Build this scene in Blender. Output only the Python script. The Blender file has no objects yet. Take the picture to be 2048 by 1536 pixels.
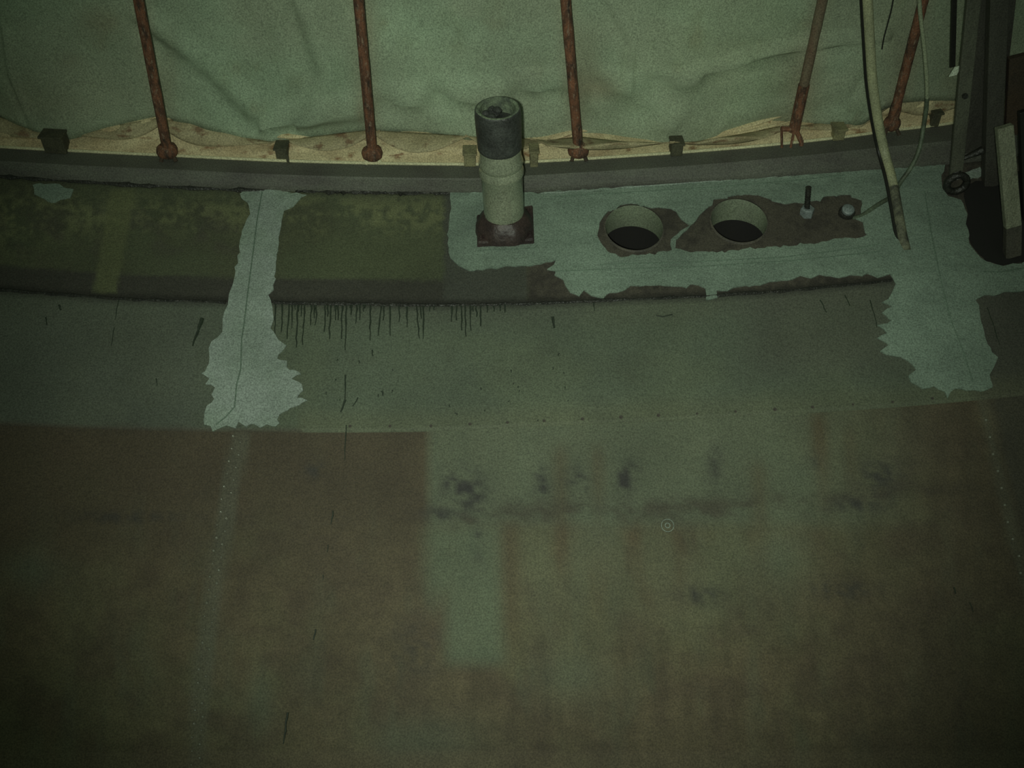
import bpy, math, random
import numpy as np
from mathutils import Matrix, Vector
from mathutils.geometry import delaunay_2d_cdt

random.seed(7); RNG = np.random.default_rng(7)
C = bpy.context.scene.collection
sc = bpy.context.scene

# ------------------------------------------------------------------ camera
F = 2160.0
CAM_D, CAM_H, PITCH, YAW, ROLL = 18.608, 2.717, 0.801, 0.022, -0.008
cp, sp = math.cos(PITCH), math.sin(PITCH)
fw = np.array([math.sin(YAW)*cp, math.cos(YAW)*cp, -sp])
r0 = np.array([math.cos(YAW), -math.sin(YAW), 0.0]); u0 = np.cross(r0, fw)
rt = math.cos(ROLL)*r0 + math.sin(ROLL)*u0
up = -math.sin(ROLL)*r0 + math.cos(ROLL)*u0
EYE = np.array([0, -CAM_D, CAM_H])
cam = bpy.data.cameras.new('camera'); camo = bpy.data.objects.new('camera', cam); C.objects.link(camo)
camo.matrix_world = Matrix(((rt[0], up[0], -fw[0], EYE[0]), (rt[1], up[1], -fw[1], EYE[1]),
                            (rt[2], up[2], -fw[2], EYE[2]), (0, 0, 0, 1)))
cam.sensor_width = 36; cam.lens = F/2048*36; cam.clip_start = 0.05
sc.camera = camo

# ------------------------------------------------------------------ world and lights
w = bpy.data.worlds.new('world'); sc.world = w; w.use_nodes = True
w.node_tree.nodes['Background'].inputs[0].default_value = (0.55, 0.75, 0.5, 1)
w.node_tree.nodes['Background'].inputs[1].default_value = 0.10
sc.view_settings.view_transform = 'Standard'; sc.view_settings.look = 'None'
sc.view_settings.exposure = 0.0; sc.view_settings.gamma = 1.0
sc.view_settings.use_curve_mapping = False

def ray(px, py):
    px = np.asarray(px, float); py = np.asarray(py, float)
    return fw + ((px-1024)/F)[..., None]*rt - ((py-768)/F)[..., None]*up

def spot(name, loc, target, power, size_deg, blend, radius, color):
    l = bpy.data.lights.new(name, 'SPOT'); l.energy = power; l.spot_size = math.radians(size_deg)
    l.spot_blend = blend; l.shadow_soft_size = radius; l.color = color
    o = bpy.data.objects.new(name, l); C.objects.link(o); o.location = loc
    o.rotation_euler = (Vector(target)-Vector(loc)).to_track_quat('-Z', 'Y').to_euler()
    return o
_t = EYE + ray(1060, 620)*4.6
spot('hand_lamp', (-0.12, -CAM_D-0.35, CAM_H+0.22), tuple(_t), 500, 62, 1.0, 0.04, (0.90, 1.0, 0.82))

# ------------------------------------------------------------------ helpers
def proj(X):
    d = np.asarray(X)-EYE; z = d@fw
    return 1024+F*(d@rt)/z, 768-F*(d@up)/z

def at_y(px, py, Y):                 # point of the ray at world Y
    d = ray(px, py); t = (Y-EYE[1])/d[..., 1]
    return EYE+t[..., None]*d
def at_z(px, py, Z):
    d = ray(px, py); t = (Z-EYE[2])/d[..., 2]
    return EYE+t[..., None]*d

ZA, ZB = 0.0, -0.064
TR = {
 'A': [(-60, 292), (0, 300), (170, 309), (340, 317), (570, 328), (760, 333), (950, 335), (1150, 325), (1400, 308), (1563, 294), (1690, 280), (1775, 268), (1880, 256), (1970, 242), (2100, 222)],
 'L': [(-60, 316), (0, 323), (340, 340), (570, 351), (950, 358), (1150, 347), (1400, 331), (1563, 317), (1690, 304), (1775, 295), (1970, 276), (2100, 256)],
 'B': [(-60, 343), (0, 350), (240, 366), (500, 378), (640, 381), (880, 384), (1050, 383), (1250, 371), (1500, 357), (1640, 346), (1780, 336), (1950, 320), (2100, 300)],
 'C': [(-60, 574), (0, 580), (230, 597), (450, 604), (850, 610), (1050, 608), (1200, 601), (1400, 593), (1560, 583), (1780, 561), (1950, 545), (2100, 525)],
 'E': [(-60, 843), (0, 848), (160, 855), (500, 862), (860, 861), (1100, 850), (1400, 836), (1600, 825), (1800, 812), (2048, 789), (2100, 783)]}
def ring(pts, z):
    pts = np.array(pts, float)
    X = at_z(pts[:, 0], pts[:, 1], z)
    return np.arctan2(X[:, 0], -X[:, 1]), np.hypot(X[:, 0], X[:, 1])
RG = {'A': ring(TR['A'], ZA), 'L': ring(TR['L'], ZA)}
RG['B'] = ring(TR['B'], ZB)
rB = float(np.median(RG['B'][1]))
# ledge and band heights from their slopes (solved at mid frame)
def solve_ring(key, z_from, r_from, slope):
    d = ray(1000, np.interp(1000, *np.array(TR[key], float).T)); t = np.linspace(2, 7, 20000)
    X = EYE+t[:, None]*d; rr = np.hypot(X[:, 0], X[:, 1]); f = X[:, 2]-(z_from-slope*(rr-r_from))
    i = int(np.argmax(f < 0)); return float(X[i, 2])
def rad(key, th):
    a, b = RG[key]; return np.interp(th, a, b)
RG['_'] = None
ZC = solve_ring('C', ZB, float(rad('B', 0.0)), 0.20); RG['C'] = ring(TR['C'], ZC)
ZE = solve_ring('E', ZC, float(rad('C', 0.0)), 0.42); RG['E'] = ring(TR['E'], ZE)
SLOPE = 0.50
DZ = {'ledge': 0}
def rings(th):
    a, l, b, c, e = (rad(k, th) for k in 'ALBCE')
    l = np.maximum(l, a+0.02); b = np.maximum(b, l+0.004); return a, l, b, c, e
def zsurf(th, r):
    a, l, b, c, e = rings(th)
    z = np.where(r < l, ZA, np.where(r < b, ZA+(r-l)/(b-l)*(ZB-ZA),
        np.where(r < c, ZB+(r-b)/(c-b)*(ZC-ZB), np.where(r < e, ZC+(r-c)/(e-c)*(ZE-ZC), ZE-SLOPE*(r-e)))))
    return z
def hit(px, py):
    d = ray(px, py); lo = np.full(d.shape[:-1], 1.0); hi = np.full(d.shape[:-1], 7.5)
    ts = np.linspace(1.0, 8.0, 200)
    X = EYE+ts[:, None]*d[..., None, :]
    th = np.arctan2(X[..., 0], -X[..., 1]); r = np.hypot(X[..., 0], X[..., 1])
    f = X[..., 2]-zsurf(th, r); i = np.argmax(f < 0, axis=-1); i = np.maximum(i, 1)
    lo, hi = ts[i-1], ts[i]
    for _ in range(30):
        m = (lo+hi)/2; X = EYE+m[..., None]*d
        th = np.arctan2(X[..., 0], -X[..., 1]); r = np.hypot(X[..., 0], X[..., 1])
        below = X[..., 2]-zsurf(th, r) < 0
        hi = np.where(below, m, hi); lo = np.where(below, lo, m)
    return EYE+((lo+hi)/2)[..., None]*d
def nrm(X):
    X = np.asarray(X); th = np.arctan2(X[..., 0], -X[..., 1]); r = np.hypot(X[..., 0], X[..., 1])
    s = (zsurf(th, r+.03)-zsurf(th, r-.03))/.06
    s = np.clip(s, -.6, 0)
    n = np.stack([-s*np.sin(th), s*np.cos(th), np.ones_like(s)], -1)
    return n/np.linalg.norm(n, axis=-1, keepdims=True)

# ------------------------------------------------------------------ materials
def hexl(r, g, b):
    f = lambda c: (c/255/12.92) if c/255 < .04045 else ((c/255+.055)/1.055)**2.4
    return (f(r), f(g), f(b))
def mat(name, col, rough=.8, col2=None, scale=8., amt=.5, bump=.1, attr=False, metal=0., stretch=(1, 1, 1), grain=.34, col3=None, spec=.5, bscale=40.):
    m = bpy.data.materials.new(name); m.use_nodes = True; nt = m.node_tree; N = nt.nodes; L = nt.links
    b = N['Principled BSDF']; b.inputs['Roughness'].default_value = rough; b.inputs['Metallic'].default_value = metal
    b.inputs['Specular IOR Level'].default_value = spec
    tc = N.new('ShaderNodeTexCoord'); mp = N.new('ShaderNodeMapping'); mp.inputs['Scale'].default_value = stretch
    L.new(tc.outputs['Object'], mp.inputs[0])
    def noise(s, det=4, src=None):
        n = N.new('ShaderNodeTexNoise'); n.inputs['Scale'].default_value = s; n.inputs['Detail'].default_value = det
        L.new(src or mp.outputs[0], n.inputs['Vector']); return n
    def mix(fac, a, c, blend='MIX'):
        x = N.new('ShaderNodeMix'); x.data_type = 'RGBA'; x.blend_type = blend
        for s, v in ((x.inputs[0], fac), (x.inputs[6], a), (x.inputs[7], c)):
            if hasattr(v, 'links'): L.new(v, s)
            else: s.default_value = v if isinstance(v, float) else (*v, 1)
        return x.outputs[2]
    def ramp(src, lo, hi):
        r = N.new('ShaderNodeMapRange'); r.inputs[1].default_value = lo; r.inputs[2].default_value = hi
        L.new(src, r.inputs[0]); return r.outputs[0]
    if attr:
        a = N.new('ShaderNodeAttribute'); a.attribute_name = 'stain_tone'; base = a.outputs['Color']
    else: base = tuple(col)
    if col2:
        n1 = noise(scale, 5); k = ramp(n1.outputs['Fac'], .5-.12/max(amt, .1)*.5, .5+.2)
        base = mix(k, base, col2)
    if col3:
        n3 = noise(scale*2.3, 6); base = mix(ramp(n3.outputs['Fac'], .56, .68), base, col3)
    nA = noise(3.0, 6, tc.outputs['Object']); v = ramp(nA.outputs['Fac'], .25, .75)
    g = noise(170., 2, tc.outputs['Object']); gv = ramp(g.outputs['Fac'], .3, .7)
    def grey(src, lo, hi):
        r = N.new('ShaderNodeMapRange'); r.inputs[3].default_value = lo; r.inputs[4].default_value = hi; L.new(src, r.inputs[0]); return r.outputs[0]
    base = mix(1.0, base, grey(v, .82, 1.18), 'MULTIPLY')
    base = mix(1.0, base, grey(gv, 1-grain, 1+grain), 'MULTIPLY')
    L.new(base, b.inputs['Base Color'])
    if bump:
        bn = noise(bscale, 5); bp = N.new('ShaderNodeBump'); bp.inputs['Strength'].default_value = bump; bp.inputs['Distance'].default_value = .01
        L.new(bn.outputs['Fac'], bp.inputs['Height']); L.new(bp.outputs[0], b.inputs['Normal'])
    return m
M = {}
M['shell'] = mat('weathered_shell', (.2, .2, .2), .75, attr=True, bump=.25)
M['lip'] = mat('lip_paint', (.095, .10, .08), .7, (.075, .072, .064), 5, bump=.25, stretch=(1, 1, 4))
M['sealant'] = mat('sealant', (.195, .255, .205), .75, (.145, .19, .155), 3.5, bump=.45, stretch=(1, 2, 1), bscale=12.)
M['sealant_grey'] = mat('sealant_grey', (.255, .30, .27), .75, (.205, .26, .21), 5., bump=.55, bscale=20.)
M['seam'] = mat('seam_line', (.12, .17, .13), .8, bump=0)
M['drip'] = mat('dried_drip', (.020, .030, .018), .6, bump=0)
M['gasket'] = mat('black_gasket', (.018, .018, .016), .4, (.03, .03, .025), 30, bump=.6, bscale=90)
M['bare'] = mat('bare_steel', (.055, .05, .042), .8, (.09, .08, .062), 12., bump=.5)
M['rust'] = mat('rust', (.17, .072, .038), .85, (.028, .02, .014), 48., bump=.6, stretch=(1, 1, .35), col3=(.19, .13, .09))
M['rust_pale'] = mat('rust_pale', (.135, .085, .055), .85, (.15, .14, .09), 14., bump=.4, stretch=(1, 1, .3))
M['tarp'] = mat('tarpaulin_green', (.20, .275, .165), .8, (.235, .27, .19), 2.2, amt=.4, attr=True, bump=.3, stretch=(1, 1, .8), bscale=18.)
M['cream'] = mat('tarpaulin_cream', (.52, .45, .27), .75, (.36, .28, .16), 6., bump=.3, stretch=(1, 1, 3), col3=(.22, .13, .065))
M['drape'] = mat('tarpaulin_tan', (.34, .30, .18), .75, (.25, .21, .12), 6., bump=.35, stretch=(1, 1, 3), col3=(.17, .11, .06))
M['hem'] = mat('hem_pale', (.52, .50, .32), .7, bump=.1)
M['pipe'] = mat('galvanised_pipe', (.34, .37, .27), .24, (.27, .30, .22), 9., bump=.15, metal=.4, bscale=25.)
M['collar'] = mat('black_collar', (.035, .037, .035), .45, (.06, .065, .06), 18., bump=.5, bscale=60.)
M['crust'] = mat('pipe_end_crust', (.16, .20, .13), .8, (.05, .06, .05), 25., bump=.6)
M['plate'] = mat('maroon_plate', (.03, .02, .02), .5, (.06, .04, .035), 15., bump=.5)
M['liner'] = mat('neck_liner', (.16, .19, .13), .6, (.145, .165, .12), 7., bump=.1)
M['void'] = mat('dark_void', (.012, .011, .010), .9, bump=0, grain=.1)
M['block'] = mat('dark_block', (.045, .045, .028), .8, (.07, .07, .04), 20., bump=.3)
M['block_pale'] = mat('pale_block', (.20, .19, .10), .8, (.13, .12, .07), 20., bump=.3)
M['pole'] = mat('pale_pole', (.36, .37, .225), .6, (.27, .28, .18), 14., bump=.3, stretch=(1, 1, .3))
M['pole_worn'] = mat('worn_pole', (.16, .165, .11), .7, (.035, .035, .03), 22., bump=.5, stretch=(1, 1, .5))
M['black_length'] = mat('plain_black', (.012, .012, .010), .5, bump=0)
M['hose'] = mat('green_hose', (.10, .13, .085), .6, (.05, .06, .04), 20., bump=.2)
M['hose_pale'] = mat('pale_hose', (.24, .27, .18), .6, bump=.1)
M['steel_dark'] = mat('dark_bar', (.06, .06, .048), .7, (.038, .036, .03), 9., bump=.4, stretch=(1, 1, .3))
M['steel_green'] = mat('grey_green_bar', (.085, .09, .065), .7, (.055, .055, .042), 12., bump=.4, stretch=(1, 1, .3))
M['wood'] = mat('pale_timber', (.17, .18, .125), .75, (.22, .23, .165), 9., bump=.5, stretch=(3, 3, .4), col3=(.14, .14, .1))
M['wood_dark'] = mat('dark_timber', (.05, .047, .036), .8, (.065, .06, .045), 9., bump=.5)
M['tag'] = mat('white_tag', (.60, .68, .54), .6, bump=0)
M['cap'] = mat('grey_cap', (.17, .20, .20), .5, bump=.2)
M['rivet'] = mat('rivet_steel', (.19, .19, .15), .14, bump=0, metal=.0, spec=1.)
M['rust_panel'] = mat('brown_panel', (.05, .033, .02), .85, (.03, .024, .017), 6., bump=.4)

# ------------------------------------------------------------------ object helpers
def link(name, verts, faces, m, parent=None, smooth=False, colors=None, label=None):
    me = bpy.data.meshes.new(name); me.from_pydata([tuple(map(float, v)) for v in verts], [], [tuple(map(int, f)) for f in faces])
    me.materials.append(m); me.update()
    if smooth: me.polygons.foreach_set('use_smooth', [True]*len(me.polygons))
    if colors is not None:
        at = me.color_attributes.new('stain_tone', 'FLOAT_COLOR', 'POINT')
        c = np.ones((len(verts), 4)); c[:, :3] = colors; at.data.foreach_set('color', c.ravel())
    o = bpy.data.objects.new(name, me); C.objects.link(o)
    if parent is not None:
        o.parent = parent; o.matrix_parent_inverse = parent.matrix_world.inverted()
    if label: o['label'] = label
    return o
def thing(name, label, cat, loc=(0, 0, 0), group=None):
    o = bpy.data.objects.new(name, None); C.objects.link(o); o.location = loc; o.empty_display_size = .1
    o.matrix_world = Matrix.Translation(Vector([float(v) for v in loc]))
    tag(o, label, cat, group); return o
def tag(o, label, cat, group=None, kind=None):
    o['label'] = label; o['category'] = cat
    if group: o['group'] = group
    if kind: o['kind'] = kind
    return o

class MB:
    def __init__(s): s.v = []; s.f = []
    def add(s, v, f):
        n = len(s.v); s.v += [tuple(map(float, p)) for p in v]; s.f += [tuple(i+n for i in q) for q in f]; return s
    def tube(s, pts, rads, n=16, caps=True):
        pts = [np.array(p, float) for p in pts]; rads = rads if hasattr(rads, '__len__') else [rads]*len(pts)
        V = []; Fc = []; ref = None
        for i, p in enumerate(pts):
            t = pts[min(i+1, len(pts)-1)]-pts[max(i-1, 0)]; t = t/np.linalg.norm(t)
            if ref is None: ref = np.array([1., 0, 0]) if abs(t[0]) < .8 else np.array([0, 1., 0])
            a = ref-t*(ref@t); a /= np.linalg.norm(a); ref = a; b = np.cross(t, a)
            for k in range(n):
                q = 2*math.pi*k/n; V.append(p+rads[i]*(math.cos(q)*a+math.sin(q)*b))
        for i in range(len(pts)-1):
            for k in range(n):
                k2 = (k+1) % n; Fc.append((i*n+k, i*n+k2, (i+1)*n+k2, (i+1)*n+k))
        if caps: Fc.append(tuple(range(n))[::-1]); Fc.append(tuple((len(pts)-1)*n+k for k in range(n)))
        return s.add(V, Fc)
    def lathe(s, base, axis, prof, n=40, jitter=0.):
        axis = np.array(axis, float); axis /= np.linalg.norm(axis)
        a = np.cross(axis, [0, 1., 0.3]); a /= np.linalg.norm(a); b = np.cross(axis, a); base = np.array(base, float)
        V = []; Fc = []
        for (r, h) in prof:
            for k in range(n):
                q = 2*math.pi*k/n; rr = r*(1+jitter*math.sin(3*q+1)*.6+jitter*math.sin(7*q))
                V.append(base+axis*h+rr*(math.cos(q)*a+math.sin(q)*b))
        for i in range(len(prof)-1):
            for k in range(n):
                k2 = (k+1) % n; Fc.append((i*n+k, i*n+k2, (i+1)*n+k2, (i+1)*n+k))
        return s.add(V, Fc)
    def box(s, c, x, y, z, bevel=0.):      # centre, half vectors
        c, x, y, z = (np.array(q, float) for q in (c, x, y, z)); V = []
        for k in (-1, 1):
            for (i, j) in ((-1, -1), (1, -1), (1, 1), (-1, 1)): V.append(c+i*x+j*y+k*z)
        return s.add(V, [(3, 2, 1, 0), (4, 5, 6, 7), (0, 1, 5, 4), (1, 2, 6, 5), (2, 3, 7, 6), (3, 0, 4, 7)])
    def build(s, name, m, parent=None, smooth=False, label=None, bevel=0.):
        o = link(name, s.v, s.f, m, parent, smooth, label=label)
        if bevel:
            b = o.modifiers.new('bevel', 'BEVEL'); b.width = bevel; b.segments = 2; b.limit_method = 'ANGLE'
        if smooth:
            try: o.data.set_sharp_from_angle(angle=math.radians(40))
            except Exception: pass
        return o

def roughen(poly, step=7., amp=1.5, closed=True):
    out = []; n = len(poly)
    for i in range(n if closed else n-1):
        a = np.array(poly[i], float); b = np.array(poly[(i+1) % n], float); L = np.linalg.norm(b-a); k = max(1, int(L/step))
        for j in range(k):
            p = a+(b-a)*j/k
            if amp: p = p+RNG.normal(0, amp, 2)
            out.append(tuple(p))
    return out
def inpoly(P, poly):
    x, y = P[:, 0], P[:, 1]; ins = np.zeros(len(P), bool); n = len(poly)
    for i in range(n):
        x1, y1 = poly[i]; x2, y2 = poly[(i+1) % n]
        if y1 == y2: continue
        c = ((y1 > y) != (y2 > y)) & (x < (x2-x1)*(y-y1)/(y2-y1)+x1); ins ^= c
    return ins
def fill(loops, cell=16.):
    """triangulate an area of the plane bounded by loops (even-odd)"""
    V = []; E_ = []
    for lp in loops:
        n0 = len(V); V += [Vector(p) for p in lp]; E_ += [(n0+i, n0+(i+1) % len(lp)) for i in range(len(lp))]
    al = np.array([p for lp in loops for p in lp]); x0, y0 = al.min(0); x1, y1 = al.max(0)
    G = np.array([(x, y) for x in np.arange(x0+cell/2, x1, cell) for y in np.arange(y0+cell/2, y1, cell)])
    if len(G):
        G = G+RNG.uniform(-cell*.2, cell*.2, G.shape); ins = np.zeros(len(G), bool)
        for lp in loops: ins ^= inpoly(G, lp)
        V += [Vector(p) for p in G[ins]]
    ov, oe, of, *_ = delaunay_2d_cdt(V, E_, [], 0, 1e-4)
    ov = np.array([tuple(v) for v in ov]); of = np.array([tuple(f) for f in of])
    cen = ov[of].mean(1); ins = np.zeros(len(of), bool)
    for lp in loops: ins ^= inpoly(cen, lp)
    return ov, of[ins]
def slab(name, loops, m, parent, thick=.004, cell=16., lift=.0, wav=0., label=None):
    """a thin coat lying on the tank: outline in plan, own thickness"""
    P, T = fill(loops, cell); X = hit(P[:, 0], P[:, 1]); N_ = nrm(X)
    h = thick*(1+wav*RNG.uniform(-1, 1, len(X)))
    top = X+N_*(lift+h)[:, None]; bot = X-N_*.003
    n = len(X); cnt = {}
    # orient up
    Fs = []
    for t in T:
        a, b, c = top[t[0]], top[t[1]], top[t[2]]
        if np.cross(b-a, c-a)[2] < 0: t = t[::-1]
        Fs.append(tuple(t))
        for i in range(3): cnt[(t[i], t[(i+1) % 3])] = 1
    side = [(b, a, a+n, b+n) for (a, b) in cnt if (b, a) not in cnt]
    return link(name, np.vstack([top, bot]), Fs+side, m, parent, label=label)

def wire(pts, rad, lift=.0, n=8, mb=None):
    P = np.array(pts, float); X = hit(P[:, 0], P[:, 1])+nrm(hit(P[:, 0], P[:, 1]))*lift
    return (mb or MB()).tube(X, rad, n)

# ------------------------------------------------------------------ tank
tank = thing('round_tank', 'large round weathered tank top with brown lower shell, grey ledge and pale sealant patches', 'tank', (0, 0, -3))

th_vis = np.linspace(-.34, .40, 520)
th_all = np.concatenate([np.linspace(-math.pi, -.35, 90), th_vis, np.linspace(.41, math.pi, 90)])
def revolve(name, prof, m, col=None, th=th_all, parent=tank, label=None, smooth=True):
    """prof: list of functions th -> (r, z)"""
    V = []
    for fn in prof:
        r, z = fn(th); V.append(np.stack([r*np.sin(th), -r*np.cos(th), z+0*th], -1))
    V = np.array(V); k, n = V.shape[:2]; V = V.reshape(-1, 3)
    Fs = [(i*n+j, (i+1)*n+j, (i+1)*n+j+1, i*n+j+1) for i in range(k-1) for j in range(n-1)]
    return link(name, V, Fs, m, parent, smooth, None if col is None else col(V), label=label)

# lip ring
rg = lambda key, dz=0., dr=0.: (lambda th: (rings(th)['ALBCE'.index(key)]+dr, 0*th+dz))
revolve('lip_ring', [rg('A', ZA-.25, -.03), rg('A', ZA, -.03), rg('A', ZA), rg('L', ZA, -.006), rg('L', ZA-.006), rg('B', ZB+.018), rg('B', ZB+.012, .010), rg('B', ZB-.02, .010)], M['lip'], smooth=False, label='grey flanged rim around the tarpaulin')

# ------------- stains, worn paint and tone gradients (albedo), in frame pixels at the surface
def vnoise(x, y, seed=0):
    r = np.random.default_rng(seed).random((64, 64)); xi = np.floor(x).astype(int); yi = np.floor(y).astype(int)
    fx = x-xi; fy = y-yi; fx = fx*fx*(3-2*fx); fy = fy*fy*(3-2*fy); g = lambda a, b: r[a % 64, b % 64]
    return (g(xi, yi)*(1-fx)+g(xi+1, yi)*fx)*(1-fy)+(g(xi, yi+1)*(1-fx)+g(xi+1, yi+1)*fx)*fy
def fbm(x, y, seed=0, o=4):
    return sum(vnoise(x*2**i, y*2**i, seed+i)/2**i for i in range(o))/sum(1/2**i for i in range(o))
def sm(x, a, b): t = np.clip((x-a)/(b-a), 0, 1); return t*t*(3-2*t)
def box(x, y, x0, x1, y0, y1, s=12): return sm(x, x0-s, x0+s)*(1-sm(x, x1-s, x1+s))*sm(y, y0-s, y0+s)*(1-sm(y, y1-s, y1+s))
def blob(x, y, cx, cy, rx, ry): return np.exp(-((x-cx)/rx)**2-((y-cy)/ry)**2)
def mixc(c, k, c2): return c*(1-k[:, None])+np.array(c2)*k[:, None]
def safe_px(V):
    d = V-EYE; z = d@fw; ok = z > .3; z = np.where(ok, z, 1.)
    return np.where(ok, 1024+F*(d@rt)/z, 9e3).clip(-2000, 4500), np.where(ok, 768-F*(d@up)/z, 9e3).clip(-1000, 4500)

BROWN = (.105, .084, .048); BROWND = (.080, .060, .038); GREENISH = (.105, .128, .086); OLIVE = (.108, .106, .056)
def col_lower(V):
    x, y = safe_px(V); c = np.tile(np.array(BROWN), (len(V), 1))
    n1 = fbm(x/180, y/180, 3); n2 = fbm(x/35, y/150, 11); n3 = fbm(x/60, y/60, 21)
    c = mixc(c, sm(n1, .45, .75)*.6, OLIVE); c = mixc(c, sm(n3, .45, .7)*.6, BROWND); ns = fbm(x/14, y/130, 91, 4); c = c*(1+(.5*(fbm(x/22, y/22, 95, 4)-.5)+.45*(ns-.5)*sm(x, 800, 950)))[:, None]
    c = mixc(c, sm(n2, .55, .8)*.35, (.10, .11, .07))
    c = mixc(c, (1-sm(x, 820, 900))*(1-sm(y, 900, 1350))*.8, (.060, .046, .029)); c = mixc(c, sm(x, 1550, 1850)*.4, (.055, .044, .03))  # darker brown towards the upper left, and towards the right
    # washed greenish field right of the sharp edge
    f = sm(x, 845, 868)*(1-sm(y, 1030, 1075))*(1-sm(x, 1500, 1950)); c = mixc(c, f*.8, GREENISH)
    f = box(x, y, 852, 1010, 1050, 1290, 28); f2 = box(x, y, 890, 1010, 1050, 1330, 22); c = mixc(c, np.maximum(f*(1-sm(y, 1150, 1260)), f2)*.7, (.110, .145, .095))
    f = sm(x, 1000, 1040)*(1-sm(x, 1450, 1750))*sm(y, 1030, 1080)*(1-sm(y, 1120, 1330)); c = mixc(c, f*.65*sm(n2+.15, .35, .65), (.115, .125, .075))
    for cx, w_, y0, y1, k in ((1020, 22, 1050, 1300, .6), (1120, 16, 900, 1160, .5), (1195, 14, 900, 1120, .5), (1270, 12, 1050, 1200, .4), (1350, 14, 1070, 1250, .35), (1515, 18, 930, 1180, .45), (1640, 18, 830, 1010, .75), (1700, 15, 860, 1000, .35)):
        c = mixc(c, np.exp(-((x-cx-(y-900)*.03*(cx-900)/400)/w_)**2)*sm(y, y0-30, y0+20)*(1-sm(y, y1-80, y1+40))*k, (.090, .064, .034))
    # stained weld line
    yl = np.interp(x, [0, 250, 500, 860, 1000, 1250, 1450, 1700, 2048], [1000, 1020, 1035, 1028, 1030, 1012, 1015, 990, 960])
    n4 = fbm(x/26, y/20, 77, 5); k = np.exp(-((y-yl-50*(n4-.5))/20)**2)*(.3+.45*sm(x, 850, 900)*(1-sm(x, 1850, 2000)))*sm(n4+n3, .75, 1.2)
    c = mixc(c, k, (.055, .045, .032))
    for cx, cy, rx, ry, k in ((925, 975, 34, 30, .75), (905, 965, 14, 12, .6), (945, 1000, 25, 20, .5), (1083, 965, 14, 22, .75), (1155, 960, 18, 22, .5), (1250, 962, 13, 20, 1.0), (1262, 940, 12, 14, .6), (955, 1085, 8, 28, .55), (1430, 930, 14, 35, .4), (1620, 925, 25, 18, .35), (630, 940, 18, 16, .5), (1760, 950, 40, 30, .5), (1400, 1190, 40, 16, .5), (1680, 1180, 60, 20, .45), (830, 1300, 50, 60, .3), (1720, 1010, 50, 16, .5), (250, 1035, 90, 10, .4), (880, 1030, 30, 14, .5)):
        nq = fbm(x/9, y/14, 88, 4); c = mixc(c, (blob(x, y, cx, cy, rx*1.15, ry*1.15)*k*(.1+1.7*sm(nq, .3, .65))).clip(0, 1), (.035, .034, .032))
    for cx, cy, rx, ry in ((60, 1140, 60, 40), (1140, 1350, 70, 60), (520, 1400, 30, 60), (1200, 1050, 30, 60), (850, 1480, 120, 50), (1560, 1110, 60, 60), (1610, 960, 50, 40)):
        c = mixc(c, blob(x, y, cx, cy, rx, ry)*.5, GREENISH)
    # dull strip along the riveted seam
    xs = np.interp(y, [862, 960, 1120, 1400, 1536], [482, 462, 435, 400, 392]); c = mixc(c, (sm(x, xs-22, xs-12)*(1-sm(x, xs+14, xs+26)))*.4, (.11, .12, .09))
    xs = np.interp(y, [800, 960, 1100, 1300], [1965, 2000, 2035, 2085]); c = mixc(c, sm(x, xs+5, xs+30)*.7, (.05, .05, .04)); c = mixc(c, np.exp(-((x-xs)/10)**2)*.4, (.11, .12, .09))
    yt = np.interp(x, np.array(TR['E'])[:, 0], np.array(TR['E'])[:, 1])
    c = mixc(c, np.exp(-((y-yt)/14)**2)*.35*(1-sm(x, 820, 900)), (.06, .05, .035))
    c = mixc(c, sm(1-y, -1540, -1490)*0, (0, 0, 0)); c = mixc(c, sm(y, 1495, 1510)*.3, (.14, .115, .075))
    return c
lower = []
for s in np.concatenate([np.linspace(0, 2.3, 230), [2.6, 3.2, 4.5]]):
    lower.append((lambda s: (lambda th: (rad('E', th)+s, ZE-SLOPE*s-.006+0*th)))(s))
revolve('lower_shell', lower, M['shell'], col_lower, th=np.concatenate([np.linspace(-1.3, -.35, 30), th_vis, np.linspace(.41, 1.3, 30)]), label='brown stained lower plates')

def col_band(V):
    x, y = safe_px(V); c = np.tile(np.array((.088, .108, .076)), (len(V), 1))
    n1 = fbm(x/150, y/150, 31); n3 = fbm(x/50, y/40, 33)
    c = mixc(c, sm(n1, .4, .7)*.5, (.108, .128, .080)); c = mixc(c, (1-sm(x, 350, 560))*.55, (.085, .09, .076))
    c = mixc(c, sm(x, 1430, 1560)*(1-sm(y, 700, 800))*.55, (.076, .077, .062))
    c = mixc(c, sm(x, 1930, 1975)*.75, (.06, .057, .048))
    yc = np.interp(x, np.array(TR['C'])[:, 0], np.array(TR['C'])[:, 1]); ye = np.interp(x, np.array(TR['E'])[:, 0], np.array(TR['E'])[:, 1])
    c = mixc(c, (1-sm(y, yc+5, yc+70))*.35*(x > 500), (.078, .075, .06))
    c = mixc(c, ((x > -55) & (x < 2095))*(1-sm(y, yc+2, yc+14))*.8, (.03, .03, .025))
    c = mixc(c, sm(y, ye-60, ye-12)*.35*(x > 600), (.122, .122, .07)); c = mixc(c, sm(y, ye-14+8*n3, ye)*.75*(x < 600)*(x > -55), (.06, .045, .03))
    c = mixc(c, sm(n3, .62, .8)*.3, (.07, .08, .055)); return c
revolve('band_plate', [(lambda t: (lambda th: (rad('C', th)*(1-t)+rad('E', th)*t, ZC*(1-t)+ZE*t+0*th)))(t) for t in np.linspace(0, 1, 34)] + [rg('E', ZE-.02, .001)], M['shell'], col_band, label='grey green plate band')

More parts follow.
